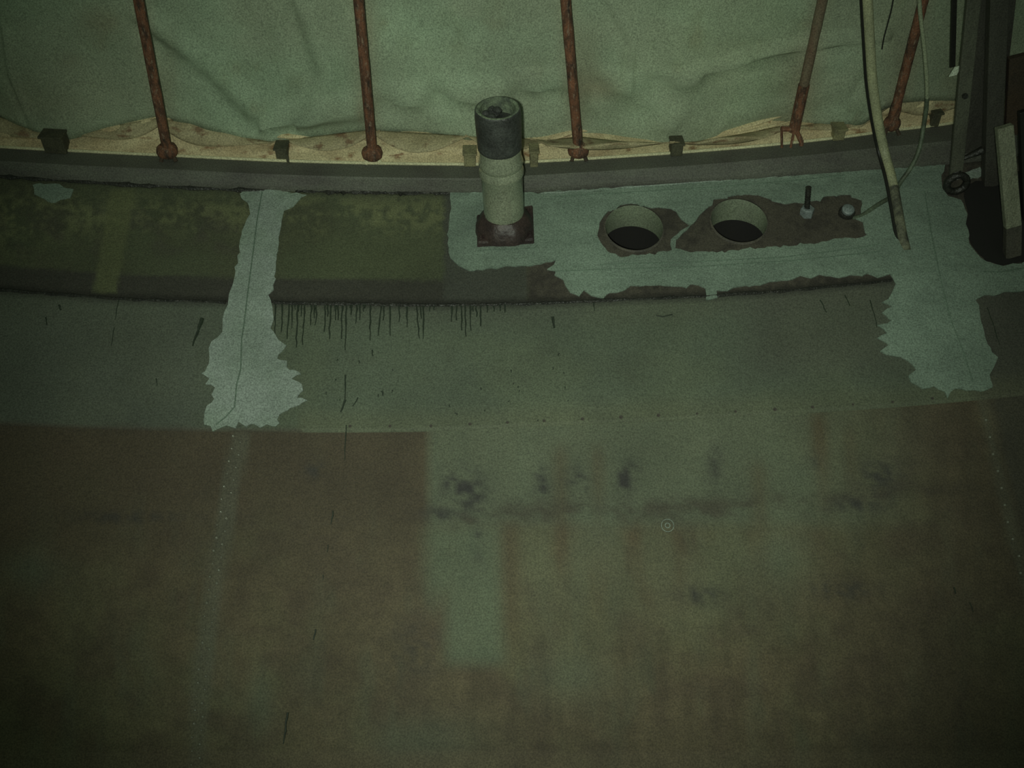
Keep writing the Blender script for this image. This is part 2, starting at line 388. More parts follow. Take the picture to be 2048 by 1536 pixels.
# ledge with real openings
def circle_on(cx, cy, r, zc=None):
    c = hit(np.array([cx]), np.array([cy]))[0]; return c
H1 = hit(np.array([1268.]), np.array([457.]))[0]; H2 = hit(np.array([1478.]), np.array([443.]))[0]
R1, R2 = .124, .121
def plan_to_px(c, r, n=48, dz=0):
    q = np.linspace(0, 2*math.pi, n, endpoint=False); x = c[0]+r*np.cos(q); y = c[1]+r*np.sin(q)
    z = zsurf(np.arctan2(x, -y), np.hypot(x, y)); a, b = proj(np.stack([x, y, z], -1)); return list(zip(a, b))
def col_ledge(V):
    x, y = safe_px(V); c = np.tile(np.array((.070, .080, .046)), (len(V), 1))
    n1 = fbm(x/90, y/90, 41); n3 = (1-2.6*np.abs(fbm(x/19, y/13, 43, 5)-.5))*.55+.45*fbm(x/60, y/40, 44); n4 = fbm(x/40, y/25, 47, 5)
    c = mixc(c, sm(n1, .4, .7)*.5, (.058, .058, .035))
    c = mixc(c, blob(x, y, 750, 520, 200, 60)*.6, (.086, .1, .052))
    k = sm(n3, .58, .74)*(np.exp(-((y-430)/35)**2)+.5*blob(x, y, 0, 450, 120, 90))*(x < 900); c = mixc(c, k.clip(0, 1)*.75, (.15, .16, .08))
    k = sm(n4, .5, .7)*np.exp(-((y-470)/55)**2)*(x < 480); c = mixc(c, k*.4, (.06, .05, .045))
    # yellow painted strip
    xs = np.interp(y, [370, 580], [245, 208]); c = mixc(c, sm(x, xs-26, xs-18)*(1-sm(x, xs+22, xs+32))*sm(y, 368, 385)*.7, (.115, .125, .06))
    yc = np.interp(x, np.array(TR['C'])[:, 0], np.array(TR['C'])[:, 1]); yb = np.interp(x, np.array(TR['B'])[:, 0], np.array(TR['B'])[:, 1])
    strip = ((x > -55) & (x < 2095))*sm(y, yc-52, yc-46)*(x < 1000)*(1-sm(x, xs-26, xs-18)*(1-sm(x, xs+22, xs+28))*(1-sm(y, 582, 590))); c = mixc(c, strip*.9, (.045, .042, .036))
    c = mixc(c, sm(x, 886, 890)*(1-sm(x, 1052, 1058))*.95, (.06, .063, .052)); c = mixc(c, sm(x, 1053, 1058), (.042, .036, .03))
    c = mixc(c, sm(x, 1053, 1058)*sm(n3, .45, .7)*.5, (.09, .08, .06))
    inn = ((x > -55) & (x < 2095)).astype(float)
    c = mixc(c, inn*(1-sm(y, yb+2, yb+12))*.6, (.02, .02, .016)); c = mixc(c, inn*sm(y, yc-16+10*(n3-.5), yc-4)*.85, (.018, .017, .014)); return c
def ledge_obj():
    pts = [p for p in TR['C'] if 0 <= p[0]]
    xs = np.arange(-60, 2101, 12.); top = [(x, float(np.interp(x, *np.array(TR['B'], float).T))-1.0) for x in xs]; bot = [(x, float(np.interp(x, *np.array(TR['C'], float).T))+1.0) for x in xs[::-1]]
    P, T = fill([top+bot, plan_to_px(H1, R1), plan_to_px(H2, R2)], 7.)
    d = ray(P[:, 0], P[:, 1]); th0 = None
    X = hit(P[:, 0], P[:, 1])
    th = np.arctan2(X[:, 0], -X[:, 1]); r = np.hypot(X[:, 0], X[:, 1])
    Fs = []
    for t in T:
        a, b, c = X[t[0]], X[t[1]], X[t[2]]
        Fs.append(tuple(t) if np.cross(b-a, c-a)[2] > 0 else tuple(t[::-1]))
    n0 = len(X); X = list(X)
    tB = np.arctan2(at_z(np.array([-60., 2100.]), np.array([342., 299.]), ZB)[:, 0], -at_z(np.array([-60., 2100.]), np.array([342., 299.]), ZB)[:, 1])
    tC = np.arctan2(at_z(np.array([-60., 2100.]), np.array([575., 526.]), ZC)[:, 0], -at_z(np.array([-60., 2100.]), np.array([575., 526.]), ZC)[:, 1])
    for side, far in ((0, -1.3), (1, 1.3)):      # the ledge goes on out of view
        k = 40; ta = np.linspace(tB[side], far, k); tb = np.linspace(tC[side], far, k); ra_, rc_ = rad('B', ta)-.004, rad('C', tb)+.004; n = len(X)
        for i in range(k): X += [(ra_[i]*math.sin(ta[i]), -ra_[i]*math.cos(ta[i]), ZB), (rc_[i]*math.sin(tb[i]), -rc_[i]*math.cos(tb[i]), ZC)]
        Fs += [(n+2*i, n+2*i+1, n+2*i+3, n+2*i+2)[::(1 if side else -1)] for i in range(k-1)]
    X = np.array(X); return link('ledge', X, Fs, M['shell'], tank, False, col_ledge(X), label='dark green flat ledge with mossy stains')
ledge_obj()

# black joint lines
def polyw(name, pts, rad, m, lift=0., parent=tank, label=None, amp=0., step=20.):
    pts = roughen(pts, step, amp, closed=False)+[pts[-1]]
    mb = wire(pts, [rad*(1+.5*RNG.uniform(-1, 1)*(amp > 0)) for _ in pts], lift)
    return mb.build(name, m, parent, True, label)
polyw('joint_gasket', [(548, 606), (850, 610), (1050, 608), (1200, 601), (1400, 593), (1560, 583), (1782, 561)], .006, M['gasket'], 0.0, amp=.5, label='black sealing bead under the ledge right of the tall patch')
polyw('joint_gasket', [(-60, 574), (0, 580), (230, 597), (452, 605)], .006, M['gasket'], 0.0, amp=.5, label='black sealing bead under the ledge left of the tall patch')
polyw('joint_gasket', [(-60, 345), (0, 353), (90, 358), (120, 361), (240, 368), (500, 381), (530, 381)], .011, M['gasket'], .0, amp=.8, label='black sealing bead below the rim, left stretch')
polyw('joint_gasket', [(590, 382), (640, 384), (700, 385), (770, 386), (830, 386), (885, 386), (900, 386)], .008, M['gasket'], .002, amp=1.2, step=6., label='crusty black bead below the rim left of the pipe')

# sealant patches
P1 = [(480, 388), (500, 378), (520, 377), (528, 371), (550, 371), (556, 380), (585, 386), (612, 390), (595, 402), (588, 414), (568, 422), (566, 440), (560, 470), (556, 510), (550, 560), (546, 582), (538, 592), (545, 608), (546, 640), (541, 655), (550, 668), (560, 682), (575, 692), (562, 703), (554, 718), (572, 722), (574, 735), (604, 748), (582, 757), (603, 768), (606, 780), (594, 794), (616, 800), (590, 815), (566, 825), (556, 838), (560, 846), (545, 855), (535, 849), (520, 856), (505, 847), (490, 854), (476, 846), (470, 857), (455, 852), (440, 857), (428, 862), (424, 853), (410, 848), (409, 832), (416, 812), (430, 798), (424, 790), (431, 775), (414, 768), (418, 758), (404, 748), (415, 735), (419, 718), (418, 697), (424, 683), (436, 676), (443, 665), (445, 650), (449, 628), (456, 612), (457, 600), (463, 578), (468, 560), (476, 520), (481, 480), (490, 445), (500, 432), (499, 414)]
slab('sealant_patch', [roughen(P1, 8, 1.2)], M['sealant_grey'], tank, .005, 14, wav=.25, label='tall pale patch widening downward on the left')
polyw('seam_crack', [(525, 385), (515, 440), (505, 520), (497, 580), (490, 640), (484, 680), (482, 740), (474, 770), (470, 815), (452, 835), (433, 850)], .0026, M['seam'], .006)
P2 = [(903, 386), (950, 381), (1005, 384), (1075, 386), (1100, 384), (1250, 375), (1330, 369), (1480, 358), (1600, 348), (1640, 346), (1735, 336), (1785, 340), (1850, 333), (1888, 331), (1884, 352), (1882, 378), (1898, 394), (1922, 400), (1934, 430), (1930, 450), (1938, 470), (1936, 490), (1952, 505), (1970, 524), (2005, 533), (2060, 524), (2060, 582), (2010, 586), (1988, 592), (1968, 590), (1950, 603), (1958, 625), (1960, 640), (1966, 665), (1975, 688), (1984, 705), (1994, 718), (1985, 738), (1978, 750), (1984, 778), (1970, 783), (1930, 781), (1900, 782), (1893, 797), (1886, 785), (1868, 774), (1845, 779), (1822, 765), (1816, 752), (1832, 742), (1816, 722), (1800, 714), (1774, 711), (1759, 702), (1776, 692), (1753, 676), (1772, 666), (1756, 653), (1785, 643), (1762, 628), (1785, 615), (1768, 604), (1782, 588), (1790, 568), (1780, 550), (1755, 556), (1735, 550), (1700, 551), (1680, 556), (1640, 550), (1625, 557), (1600, 553), (1575, 562), (1540, 564), (1500, 574), (1470, 576), (1455, 583), (1434, 581), (1431, 598), (1413, 601), (1409, 578), (1396, 572), (1380, 570), (1374, 578), (1350, 573), (1300, 571), (1262, 573), (1250, 583), (1220, 585), (1205, 597), (1180, 592), (1168, 582), (1157, 593), (1140, 586), (1130, 572), (1124, 560), (1112, 552), (1112, 543), (1092, 541), (1113, 522), (1060, 531), (945, 541), (938, 546), (934, 540), (915, 530), (900, 517), (896, 490), (899, 430)]
D1 = [(1196, 474), (1200, 447), (1214, 427), (1240, 414), (1262, 408), (1290, 415), (1330, 418), (1352, 424), (1364, 438), (1378, 452), (1366, 460), (1341, 480), (1344, 502), (1300, 511), (1240, 514), (1215, 505)]
D2 = [(1374, 462), (1396, 440), (1412, 420), (1430, 403), (1460, 393), (1500, 390), (1530, 394), (1548, 404), (1570, 408), (1600, 407), (1640, 401), (1656, 393), (1700, 390), (1722, 400), (1722, 428), (1712, 440), (1722, 446), (1732, 472), (1660, 483), (1560, 495), (1450, 503), (1385, 508), (1352, 497), (1352, 482)]
slab('sealant_patch', [roughen(P2, 9, 1.2), roughen(D1, 8, 1.6), roughen(D2, 8, 1.8)], M['sealant'], tank, .006, 16, wav=.2, label='large pale patch around the pipe and round openings')
slab('sealant_patch', [roughen([(66, 372), (90, 366), (120, 368), (145, 382), (140, 396), (112, 406), (88, 400), (70, 388)], 8, 1.5)], M['sealant'], tank, .004, 14, label='small pale dab at the far left')
slab('sealant_patch', [roughen([(1922, 348), (1962, 336), (1965, 352), (1930, 362)], 8, 1.)], M['sealant_grey'], tank, .004, 14, label='small pale dab between the hanging bars')
# trowel ridges and seams in the big patch
for pts in ([(955, 503), (1068, 499), (1075, 492)], [(1200, 531), (1380, 526), (1560, 517), (1700, 500), (1760, 490)], [(1110, 545), (1200, 541), (1400, 535), (1600, 522), (1760, 505)], [(1100, 396), (1250, 387), (1420, 377), (1600, 362), (1690, 352)], [(1848, 385), (1862, 470), (1880, 560), (1900, 640), (1925, 705), (1945, 765)], [(1966, 545), (2000, 546), (2050, 537)]):
    polyw('trowel_ridge', pts, .0026, M['seam'], .006)
polyw('sealant_edge', [(1080, 389), (1180, 382), (1300, 372), (1420, 364), (1520, 356), (1620, 347)], .003, M['sealant_grey'], .008, amp=.8, label='pale squeezed bead along the rim')

# dried drips under the joint
def drip(x0, y0, x1, y1, wd=.0032):
    n = max(3, int((y1-y0)/9)); pts = []
    for i in range(n+1):
        t = i/n; pts.append((x0+(x1-x0)*t+RNG.normal(0, .6), y0+(y1-y0)*t))
    wire(pts, [wd*(1.15-.5*i/n)*(1+.25*RNG.uniform(-1, 1)) for i in range(n+1)], .0, 6).build('dried_drip', M['drip'], tank, True)
for X_, Y_, s in ((735, 930, -4), (775, 920, -6), (815, 960, -12), (830, 900, 0), (865, 1010, -8), (888, 830, -2), (905, 995, -14), (945, 880, -4), (962, 840, 0), (975, 880, -6), (1025, 920, -4), (1040, 830, 0), (1060, 960, -10), (1085, 850, 0), (1100, 850, 0), (1125, 960, -6), (1150, 1025, -8), (1180, 820, -4), (1210, 870, -6), (1228, 850, 0), (1250, 800, 0), (1290, 970, 0), (1355, 940, -20), (1370, 850, -6), (1405, 940, 0), (1460, 860, 0), (1505, 890, 0), (1560, 955, 16), (1585, 840, 0), (1600, 960, 0), (1765, 860, 0), (1795, 850, 0), (1825, 910, 0), (1845, 945, 2), (1875, 910, 0), (1890, 800, 0), (1910, 830, 6), (1935, 885, 0)):
    x = 300+X_/2.926; y = 350+Y_/2.926; y0 = float(np.interp(x, *np.array(TR['C'], float).T))
    drip(x, y0, x+s/2.926*1.0, y)
for x in (670, 700, 730, 860, 868, 975, 988, 1000, 1010, 590, 598): drip(x, float(np.interp(x, *np.array(TR['C'], float).T)), x, float(np.interp(x, *np.array(TR['C'], float).T))+RNG.uniform(8, 20))
for a in ((405, 637, 396, 662, .008), (396, 662, 385, 692, .005), (691, 750, 690, 800, .003), (690, 800, 682, 824, .0035), (717, 795, 706, 812, .0026), (313, 757, 314, 772, .002), (1105, 634, 1108, 656, .005), (744, 700, 746, 712, .003), (764, 782, 766, 792, .003), (237, 600, 230, 640, .002), (228, 655, 222, 692, .0018), (1188, 605, 1190, 622, .002), (1740, 600, 1755, 655, .0022), (1975, 615, 2000, 690, .002), (1640, 600, 1652, 625, .0025), (1690, 590, 1700, 612, .0028), (118, 610, 122, 620, .004), (92, 635, 94, 650, .003)): drip(*a[:4], a[4])
wire([(1312, 631), (1325, 634), (1345, 629)], .003, 0, 6).build('dried_drip', M['drip'], tank, True)
for a in ((692, 850, 689, 920, .0022), (666, 1022, 662, 1048, .003), (656, 1090, 655, 1105, .002), (631, 1258, 627, 1280, .003), (575, 1425, 567, 1488, .0035), (646, 1150, 646, 1160, .002), (1908, 1175, 1912, 1188, .003), (1940, 1205, 1946, 1225, .002)): drip(*a[:4], a[4])
for _ in range(24):
    x, y = RNG.uniform(640, 1150), RNG.uniform(700, 840); drip(x, y, x, y+RNG.uniform(2, 6), .0022)

# rivets: one mesh, copied
def dome_mesh(name, r, h, m):
    mb = MB().lathe((0, 0, -.004), (0, 0, 1), [(r, 0), (r, .004), (r*.9, .004+h*.5), (r*.55, .004+h*.9), (r*.02, .004+h)], 10)
    o = mb.build(name, m, None, True); bpy.data.objects.remove(o); return bpy.data.meshes[-1] if False else mb
_rm = MB().lathe((0, 0, -.003), (0, 0, 1), [(.0065, 0), (.0065, .003), (.0056, .006), (.003, .0085), (.0002, .0092)], 10)
rv0 = None
def rivet(px, py, s=1., m=None):
    global rv0
    X = hit(np.array([px]), np.array([py]))[0]; n = nrm(X)
    if rv0 is None: o = rv0 = _rm.build('rivet', m or M['rivet'], None, True)
    else: o = rv0.copy(); C.objects.link(o)
    o.parent = tank; o.matrix_parent_inverse = tank.matrix_world.inverted()
    R_ = Vector((0, 0, 1)).rotation_difference(Vector(n)).to_matrix().to_4x4()
    o.matrix_basis = Matrix.Translation(Vector(X)) @ R_ @ Matrix.Scale(s, 4)
y = 872.
k = 0
while y < 1540 and k < 90:
    x = float(np.interp(y, [862, 960, 1120, 1400, 1536], [478, 458, 433, 398, 388])); off = 8 if k % 2 else -8
    rivet(x+off+RNG.uniform(-2, 2), y, RNG.uniform(.45, 1.0)); y += 12.5+(y-862)*.002; k += 1
for y in np.arange(840, 1180, 34.): rivet(float(np.interp(y, [800, 960, 1100, 1300], [1962, 1998, 2033, 2083]))+RNG.uniform(-4, 4), y, .9)
blt = None
for x in (700, 780, 862, 940, 1015, 1088, 1165, 1242, 1317, 1394, 1471, 1550, 1625, 1706, 1785, 1865):
    y = float(np.interp(x, *np.array(TR['E'], float).T))-9; X = hit(np.array([x]), np.array([y]))[0]; n = nrm(X)
    if blt is None: blt = o = MB().lathe((0, 0, -.002), (0, 0, 1), [(.0085, 0), (.0085, .004), (.005, .004), (.005, .008), (.0002, .008)], 6).build('bolt', M['bare'], None)
    else: o = blt.copy(); C.objects.link(o)
    o.parent = tank; o.matrix_parent_inverse = tank.matrix_world.inverted()
    o.matrix_basis = Matrix.Translation(Vector(X)) @ Vector((0, 0, 1)).rotation_difference(Vector(n)).to_matrix().to_4x4() @ Matrix.Scale(float(RNG.uniform(.6, .95)), 4)
# small pale ring on the brown plates
X = hit(np.array([1335.]), np.array([1051.]))[0]; n = nrm(X)
mb = MB()
for r_, w_ in ((.0235, .0013), (.009, .0016)):
    mb.lathe(X, n, [(r_-w_, 0), (r_-w_, .0025), (r_+w_, .0025), (r_+w_, 0)], 32)
mb.build('pale_ring', M['sealant_grey'], tank, label='small pale double ring on the brown plates')

# round openings: pale neck liners with a dark bottom
for c, r, lab in ((H1, R1, 'pale neck of the left round opening'), (H2, R2, 'pale neck of the right round opening')):
    c = np.array(c); zc = c[2]
    q = MB(); n = 48; V = []
    for k in range(n):
        a = 2*math.pi*k/n; x = c[0]+r*math.cos(a); y = c[1]+r*math.sin(a); z = float(zsurf(np.arctan2(x, -y), np.hypot(x, y)))
        V.append((x, y, z, a))
    def ringz(rr, f): return [(c[0]+rr*math.cos(a), c[1]+rr*math.sin(a), f(z)) for (x, y, z, a) in V]
    vs = ringz(r+.006, lambda z: z-.004)+ringz(r+.004, lambda z: z+.006)+ringz(r-.002, lambda z: z+.006)+ringz(r-.004, lambda z: z)+ringz(r-.004, lambda z: zc-.080)
    fs = [(i*n+k, i*n+(k+1) % n, (i+1)*n+(k+1) % n, (i+1)*n+k) for i in range(4) for k in range(n)]
    rim = link('opening_rim', vs[:3*n]+[], [f for f in fs if max(f) < 3*n], M['bare'], tank, True, label='dark '+lab.replace('pale neck', 'rim'))
    link('opening_neck', vs[2*n:], [tuple(i-2*n for i in f) for f in fs if min(f) >= 2*n], M['liner'], tank, True, label=lab)
    MB().lathe((c[0], c[1], zc-.080), (0, 0, -1), [(r-.004, 0), (r+.05, .0), (r+.05, .4), (.001, .4)], 40).build('opening_well', M['void'], tank, label='black '+lab.replace('pale neck', 'inside'))

# ------------------------------------------------------------------ vent pipe
base = hit(np.array([1010.]), np.array([458.]))[0]; Yp = base[1]
def up_pt(px, py, Y=Yp): return at_y(np.array(px, float), np.array(py, float), Y)
topc = up_pt(995, 216); ax = topc-base; Lp = float(np.linalg.norm(ax)); ax = ax/Lp
pipe = thing('vent_pipe', 'pale upright pipe with a black collar standing on a square maroon base', 'pipe', base)
zax = np.array([0, 0, 1.])
RP = .0835
MB().lathe(base-ax*.0, ax, [(RP, 0), (RP, Lp*.30), (RP+.001, Lp*.47), (RP+.0065, Lp*.485), (RP+.008, Lp*.50), (RP+.0055, Lp*.525), (RP, Lp*.55), (RP+.005, Lp*.565), (RP+.007, Lp*.578), (RP+.0045, Lp*.60), (RP, Lp*.63), (RP, Lp-.02), (RP-.010, Lp-.02), (RP-.010, .08), (.001, .08)], 48).build('pipe_body', M['pipe'], pipe, True)
RC = RP+.005; h0 = Lp-.175
MB().lathe(base, ax, [(RP+.001, h0-.004), (RC-.001, h0), (RC, h0+.01), (RC+.002, Lp-.03), (RC, Lp-.004), (RC-.004, Lp)], 48, .006).build('collar', M['collar'], pipe, True, 'black collar')
MB().lathe(base, ax, [(RC-.004, Lp-.001), (RC-.010, Lp+.002), (RP-.014, Lp-.002), (RP-.016, Lp-.05), (RP-.018, Lp-.12)], 48, .012).build('pipe_rim', M['crust'], pipe, True, 'crusted greenish rim')
MB().lathe(base, ax, [(RP-.012, Lp-.06), (RP-.05, Lp-.052), (.001, Lp-.055)], 40, .03).build('plug', M['collar'], pipe, True, 'dark blocked bore')
# clots on the left of the bore
cb = MB()
for i in range(14):
    a = RNG.uniform(1.5, 4.6); rr = RNG.uniform(.02, .058); p = base+ax*(Lp-.035+RNG.uniform(-.01, .012))+np.array([math.cos(a)*rr, math.sin(a)*rr, 0]); s = RNG.uniform(.010, .02)
    cb.lathe(p-ax*s*.5, ax, [(s*.2, 0), (s*.9, s*.3), (s, s*.7), (s*.5, s*1.1), (.001, s*1.2)], 9, .15)
cb.build('clot', M['collar'], pipe, True)
# square base: pads around the pipe following the ledge
corners = [(953, 440), (1066, 420), (1069, 490), (954, 497)]
cx = np.array([p[0] for p in corners], float); cy = np.array([p[1] for p in corners], float)
BX = hit(cx, cy); hh = .03
V = [tuple(p-np.array([0, 0, .01])) for p in BX]+[tuple(p+np.array([0, 0, hh])) for p in (BX*.985+BX.mean(0)*.015)]
o = link('base_plate', V, [(0, 1, 2, 3), (7, 6, 5, 4), (0, 4, 5, 1), (1, 5, 6, 2), (2, 6, 7, 3), (3, 7, 4, 0)], M['plate'], pipe)
b = o.modifiers.new('bevel', 'BEVEL'); b.width = .006; b.segments = 2
MB().lathe(base, ax, [(RP+.038, .0), (RP+.034, hh+.012), (RP+.018, hh+.035), (RP+.004, hh+.055), (RP-.002, hh+.056)], 40, .03).build('base_boot', M['plate'], pipe, True)
for (x, y) in ((962, 487), (1060, 480), (1056, 432)):
    p = hit(np.array([float(x)]), np.array([float(y)]))[0]+np.array([0, 0, hh-.004])
    MB().lathe(p, zax, [(.011, 0), (.011, .010), (.005, .010), (.005, .018), (.0005, .018)], 6).build('bolt', M['plate'], pipe)

# studs between the openings and the pole
def on(px, py): return hit(np.array([float(px)]), np.array([float(py)]))[0]
p = on(1613, 428); t = thing('threaded_stud', 'short upright threaded stud on a grey nut right of the round openings', 'stud', p)
MB().lathe(p, zax, [(.030, -.005), (.030, .028), (.024, .034), (.012, .034)], 6).build('nut', M['cap'], t)
q = at_y(1617., 375., p[1]); v = q-p; prof = []; Ls = float(np.linalg.norm(v))
for i in range(24): prof.append((.0125 if i % 2 else .0105, Ls*i/23))
MB().lathe(p, v, prof+[(.001, Ls)], 16).build('stud', M['gasket'], t, True)
p = on(1692, 428); t = thing('capped_stub', 'low stub with a round pale grey cap beside the hose end', 'stub', p)
MB().lathe(p, (0, -.35, 1), [(.034, -.01), (.034, .02), (.03, .026), (.024, .026)], 24, .03).build('stub_body', M['gasket'], t, True)
MB().lathe(p+np.array([0, -.008, .022]), (0, -.35, 1), [(.026, 0), (.026, .014), (.02, .019), (.0005, .02)], 24).build('cap', M['cap'], t, True, 'pale grey round cap')

# dark opening at right with an eye ring, its darkness a flat black coat
rec = slab('opening_dark', [roughen([(1930, 402), (1926, 372), (1960, 362), (2000, 352), (2070, 338), (2070, 520), (2005, 530), (1972, 522), (1954, 503), (1940, 488), (1940, 470), (1933, 450), (1937, 430)], 8, 1.2)], M['void'], tank, .003, 14, label='flat black coat painting the dark of an opening under the hanging timber')

# ------------------------------------------------------------------ tarpaulin
hemA = float(np.median(RG['A'][1]))
HEM = [(-80, 215), (0, 236), (60, 256), (130, 272), (200, 258), (315, 238), (380, 246), (450, 262), (540, 285), (600, 278), (680, 268), (735, 262), (850, 268), (950, 274), (1040, 277), (1090, 282), (1160, 275), (1250, 285), (1330, 287), (1390, 285), (1480, 270), (1560, 254), (1650, 247), (1720, 240), (1760, 212), (1800, 201), (1850, 200), (2000, 200), (2100, 196)]
tarp = thing('tarpaulin', 'green hanging tarpaulin wall with a cream skirt behind the rusty rods', 'tarpaulin', (0, -14, 0))
def rod_base(x, y=305.): return at_z(float(x), float(y), ZA+.03)
RODX = [(335, 303, 277, 0), (745, 308, 717, 0), (1157, 302, 1131, 0), (1588, 262, 1645, 0), (1783, 250, 1842, 20)]
Xh = np.array([p[0] for p in HEM], float); Yh = np.array([p[1] for p in HEM], float)
def wall_pt(px, py, dr=0.):   # ray meets the cylinder just inside the rim
    d = ray(px, py); R = hemA-.10+dr
    a = d[..., 0]**2+d[..., 1]**2; b = 2*(EYE[1]*d[..., 1]); c = EYE[1]**2-R*R
    t = (-b-np.sqrt(np.maximum(b*b-4*a*c, 0)))/(2*a); return EYE+t[..., None]*d
HX = wall_pt(Xh, Yh); Hth = np.arctan2(HX[:, 0], -HX[:, 1]); Hz = HX[:, 2]
# folds: polylines in the cloth
FOLDS = [([(540, 240), (700, 216), (900, 188), (1000, 180), (1140, 160)], .045, .022), ([(1000, 184), (1160, 180), (1330, 160), (1500, 118), (1640, 88), (1760, 72)], .036, .020), ([(560, 262), (640, 250), (720, 238)], .018, .018), ([(1010, 200), (1150, 203), (1250, 225), (1340, 240)], .022, .018), ([(1150, 190), (1260, 205), (1360, 215)], .014, .02), ([(300, 60), (420, 150), (500, 230)], .015, .05), ([(1210, 0), (1260, 90), (1250, 170)], .012, .012), ([(10, 60), (20, 140), (60, 230)], .014, .02), ([(600, 30), (640, 150), (600, 230)], .012, .05), ([(1450, 250), (1550, 235), (1700, 170)], .012, .03)]
FD = []
for pts, a_, w_ in FOLDS:
    q = np.array(pts, float); X = wall_pt(q[:, 0], q[:, 1]); FD.append((np.arctan2(X[:, 0], -X[:, 1])*hemA, X[:, 2], a_*1.7, w_*.9))
def cloth_disp(th, z):
    s = th*hemA; d = np.zeros_like(s)
    for (fs, fz, a_, w_) in FD:
        best = np.full(s.shape, 9.); sgn = np.zeros_like(s)
        for i in range(len(fs)-1):
            ex, ez = fs[i+1]-fs[i], fz[i+1]-fz[i]; L2 = ex*ex+ez*ez
            t = np.clip(((s-fs[i])*ex+(z-fz[i])*ez)/L2, 0, 1); dx = s-fs[i]-t*ex; dz = z-fz[i]-t*ez; dist = np.hypot(dx, dz)
            sg = np.sign(ex*dz-ez*dx); m_ = dist < best; best = np.where(m_, dist, best); sgn = np.where(m_, sg, sgn)
        u = best*sgn/w_; d += a_*(np.exp(-((u-.9)/1.0)**2)-.8*np.exp(-((u+.7)/.7)**2))
    return d
rth = np.array([math.atan2(*(lambda p: (p[0], -p[1]))(rod_base(a, b))) for a, b, *_ in RODX])
gap = float(np.mean(np.diff(rth[:3])))
def bulge(th):
    ph = (th-rth[1])/gap; return np.sin(math.pi*(ph % 1.0))**2
def col_tarp(V):
    x, y = safe_px(V); c = np.tile(np.array((.26, .34, .235)), (len(V), 1)); n1 = fbm(x/170, y/110, 61); n2 = fbm(x/45, y/45, 63, 5); n3 = fbm(x/16, y/90, 66)
    c = mixc(c, sm(n1, .4, .7)*.5, (.26, .29, .205)); c = mixc(c, sm(n2, .55, .75)*.3, (.16, .22, .13)); c = mixc(c, sm(n2, .7, .85)*.3, (.2, .17, .10))
    for cx, cy, rx, ry, k in ((200, 40, 50, 35, .55), (140, 125, 26, 14, .5), (90, 190, 160, 60, .35), (340, 150, 18, 90, .3), (1175, 130, 30, 70, .45), (1200, 180, 45, 26, .5), (735, 60, 22, 90, .35), (1600, 170, 50, 100, .45), (1800, 100, 70, 110, .45), (1560, 240, 60, 20, .4), (1950, 100, 60, 150, .5)):
        c = mixc(c, blob(x, y, cx, cy, rx, ry)*k, (.18, .13, .075))
    for (a, b, a2, b2) in RODX: c = mixc(c, np.exp(-((x-(a+(a2-a)*(b-y)/(b-b2)))/22)**2)*.4, (.27, .2, .13))
    c = mixc(c, sm(x, 1150, 1500)*(1-sm(x, 1500, 1700))*.3, (.26, .29, .17)); return c
tv = np.linspace(-.34, .36, 620)
def sheet(th):
    hz = np.interp(th, Hth, Hz); rows = []
    ts = np.concatenate([np.linspace(0, .14, 8), np.linspace(.15, .5, 46)[0:], np.linspace(.52, 1, 12)])
    for t in ts:
        z = hz+(3.4-hz)*t**1.15; r = hemA-.10+.035*bulge(th)*np.exp(-(z-hz)*.6)+cloth_disp(th, z)*np.minimum(1, (z-hz)/.05+.3)+.01*np.sin(th*130+z*3)
        rows.append(np.stack([r*np.sin(th), -r*np.cos(th), z], -1))
    return np.array(rows)
th_t = np.concatenate([np.linspace(-math.pi, -.345, 60), tv, np.linspace(.365, math.pi, 60)])
G = sheet(th_t); k, n = G.shape[:2]
Fs = [(i*n+j, i*n+j+1, (i+1)*n+j+1, (i+1)*n+j) for i in range(k-1) for j in range(n-1)]
o = link('green_sheet', G.reshape(-1, 3), Fs, M['tarp'], tarp, True, col_tarp(G.reshape(-1, 3)), label='stained green sheet')
sol = o.modifiers.new('thickness', 'SOLIDIFY'); sol.thickness = .004; sol.offset = -1
# cream skirt tucked behind the green hem down to the rim
rows = []
for t in np.linspace(0, 1, 26):
    hz = np.interp(th_t, Hth, Hz); z = (hz+.06)*(1-t)+(ZA+.004)*t
    ph = (th_t-rth[1])/gap
    fold = .016*np.sin(t*9+2.2*np.sin(ph*math.pi*2)+.8*np.sin(ph*7))*np.sin(math.pi*min(1, t*1.1))+.010*np.sin(t*17+ph*9)*math.sin(math.pi*t)
    ra = rad('A', th_t); r = (hemA-.135)*(1-t)+(ra-.012)*t**1.3+(0 if t < 1 else 0)+(hemA-.135)*(t-t**1.3)*1.0+fold
    rows.append(np.stack([r*np.sin(th_t), -r*np.cos(th_t), z], -1))
G = np.array(rows); k, n = G.shape[:2]
Fs = [(i*n+j+1, i*n+j, (i+1)*n+j, (i+1)*n+j+1) for i in range(k-1) for j in range(n-1)]
o = link('cream_skirt', G.reshape(-1, 3), Fs, M['cream'], tarp, True, label='cream rust-stained skirt')
ra = rad('A', tv); mb = MB(); mb.tube(np.stack([(ra-.016)*np.sin(tv), -(ra-.016)*np.cos(tv), ZA+.006+0*tv], -1)[::3], .007, 8); mb.build('skirt_hem', M['hem'], tarp, True, 'bright rolled hem')
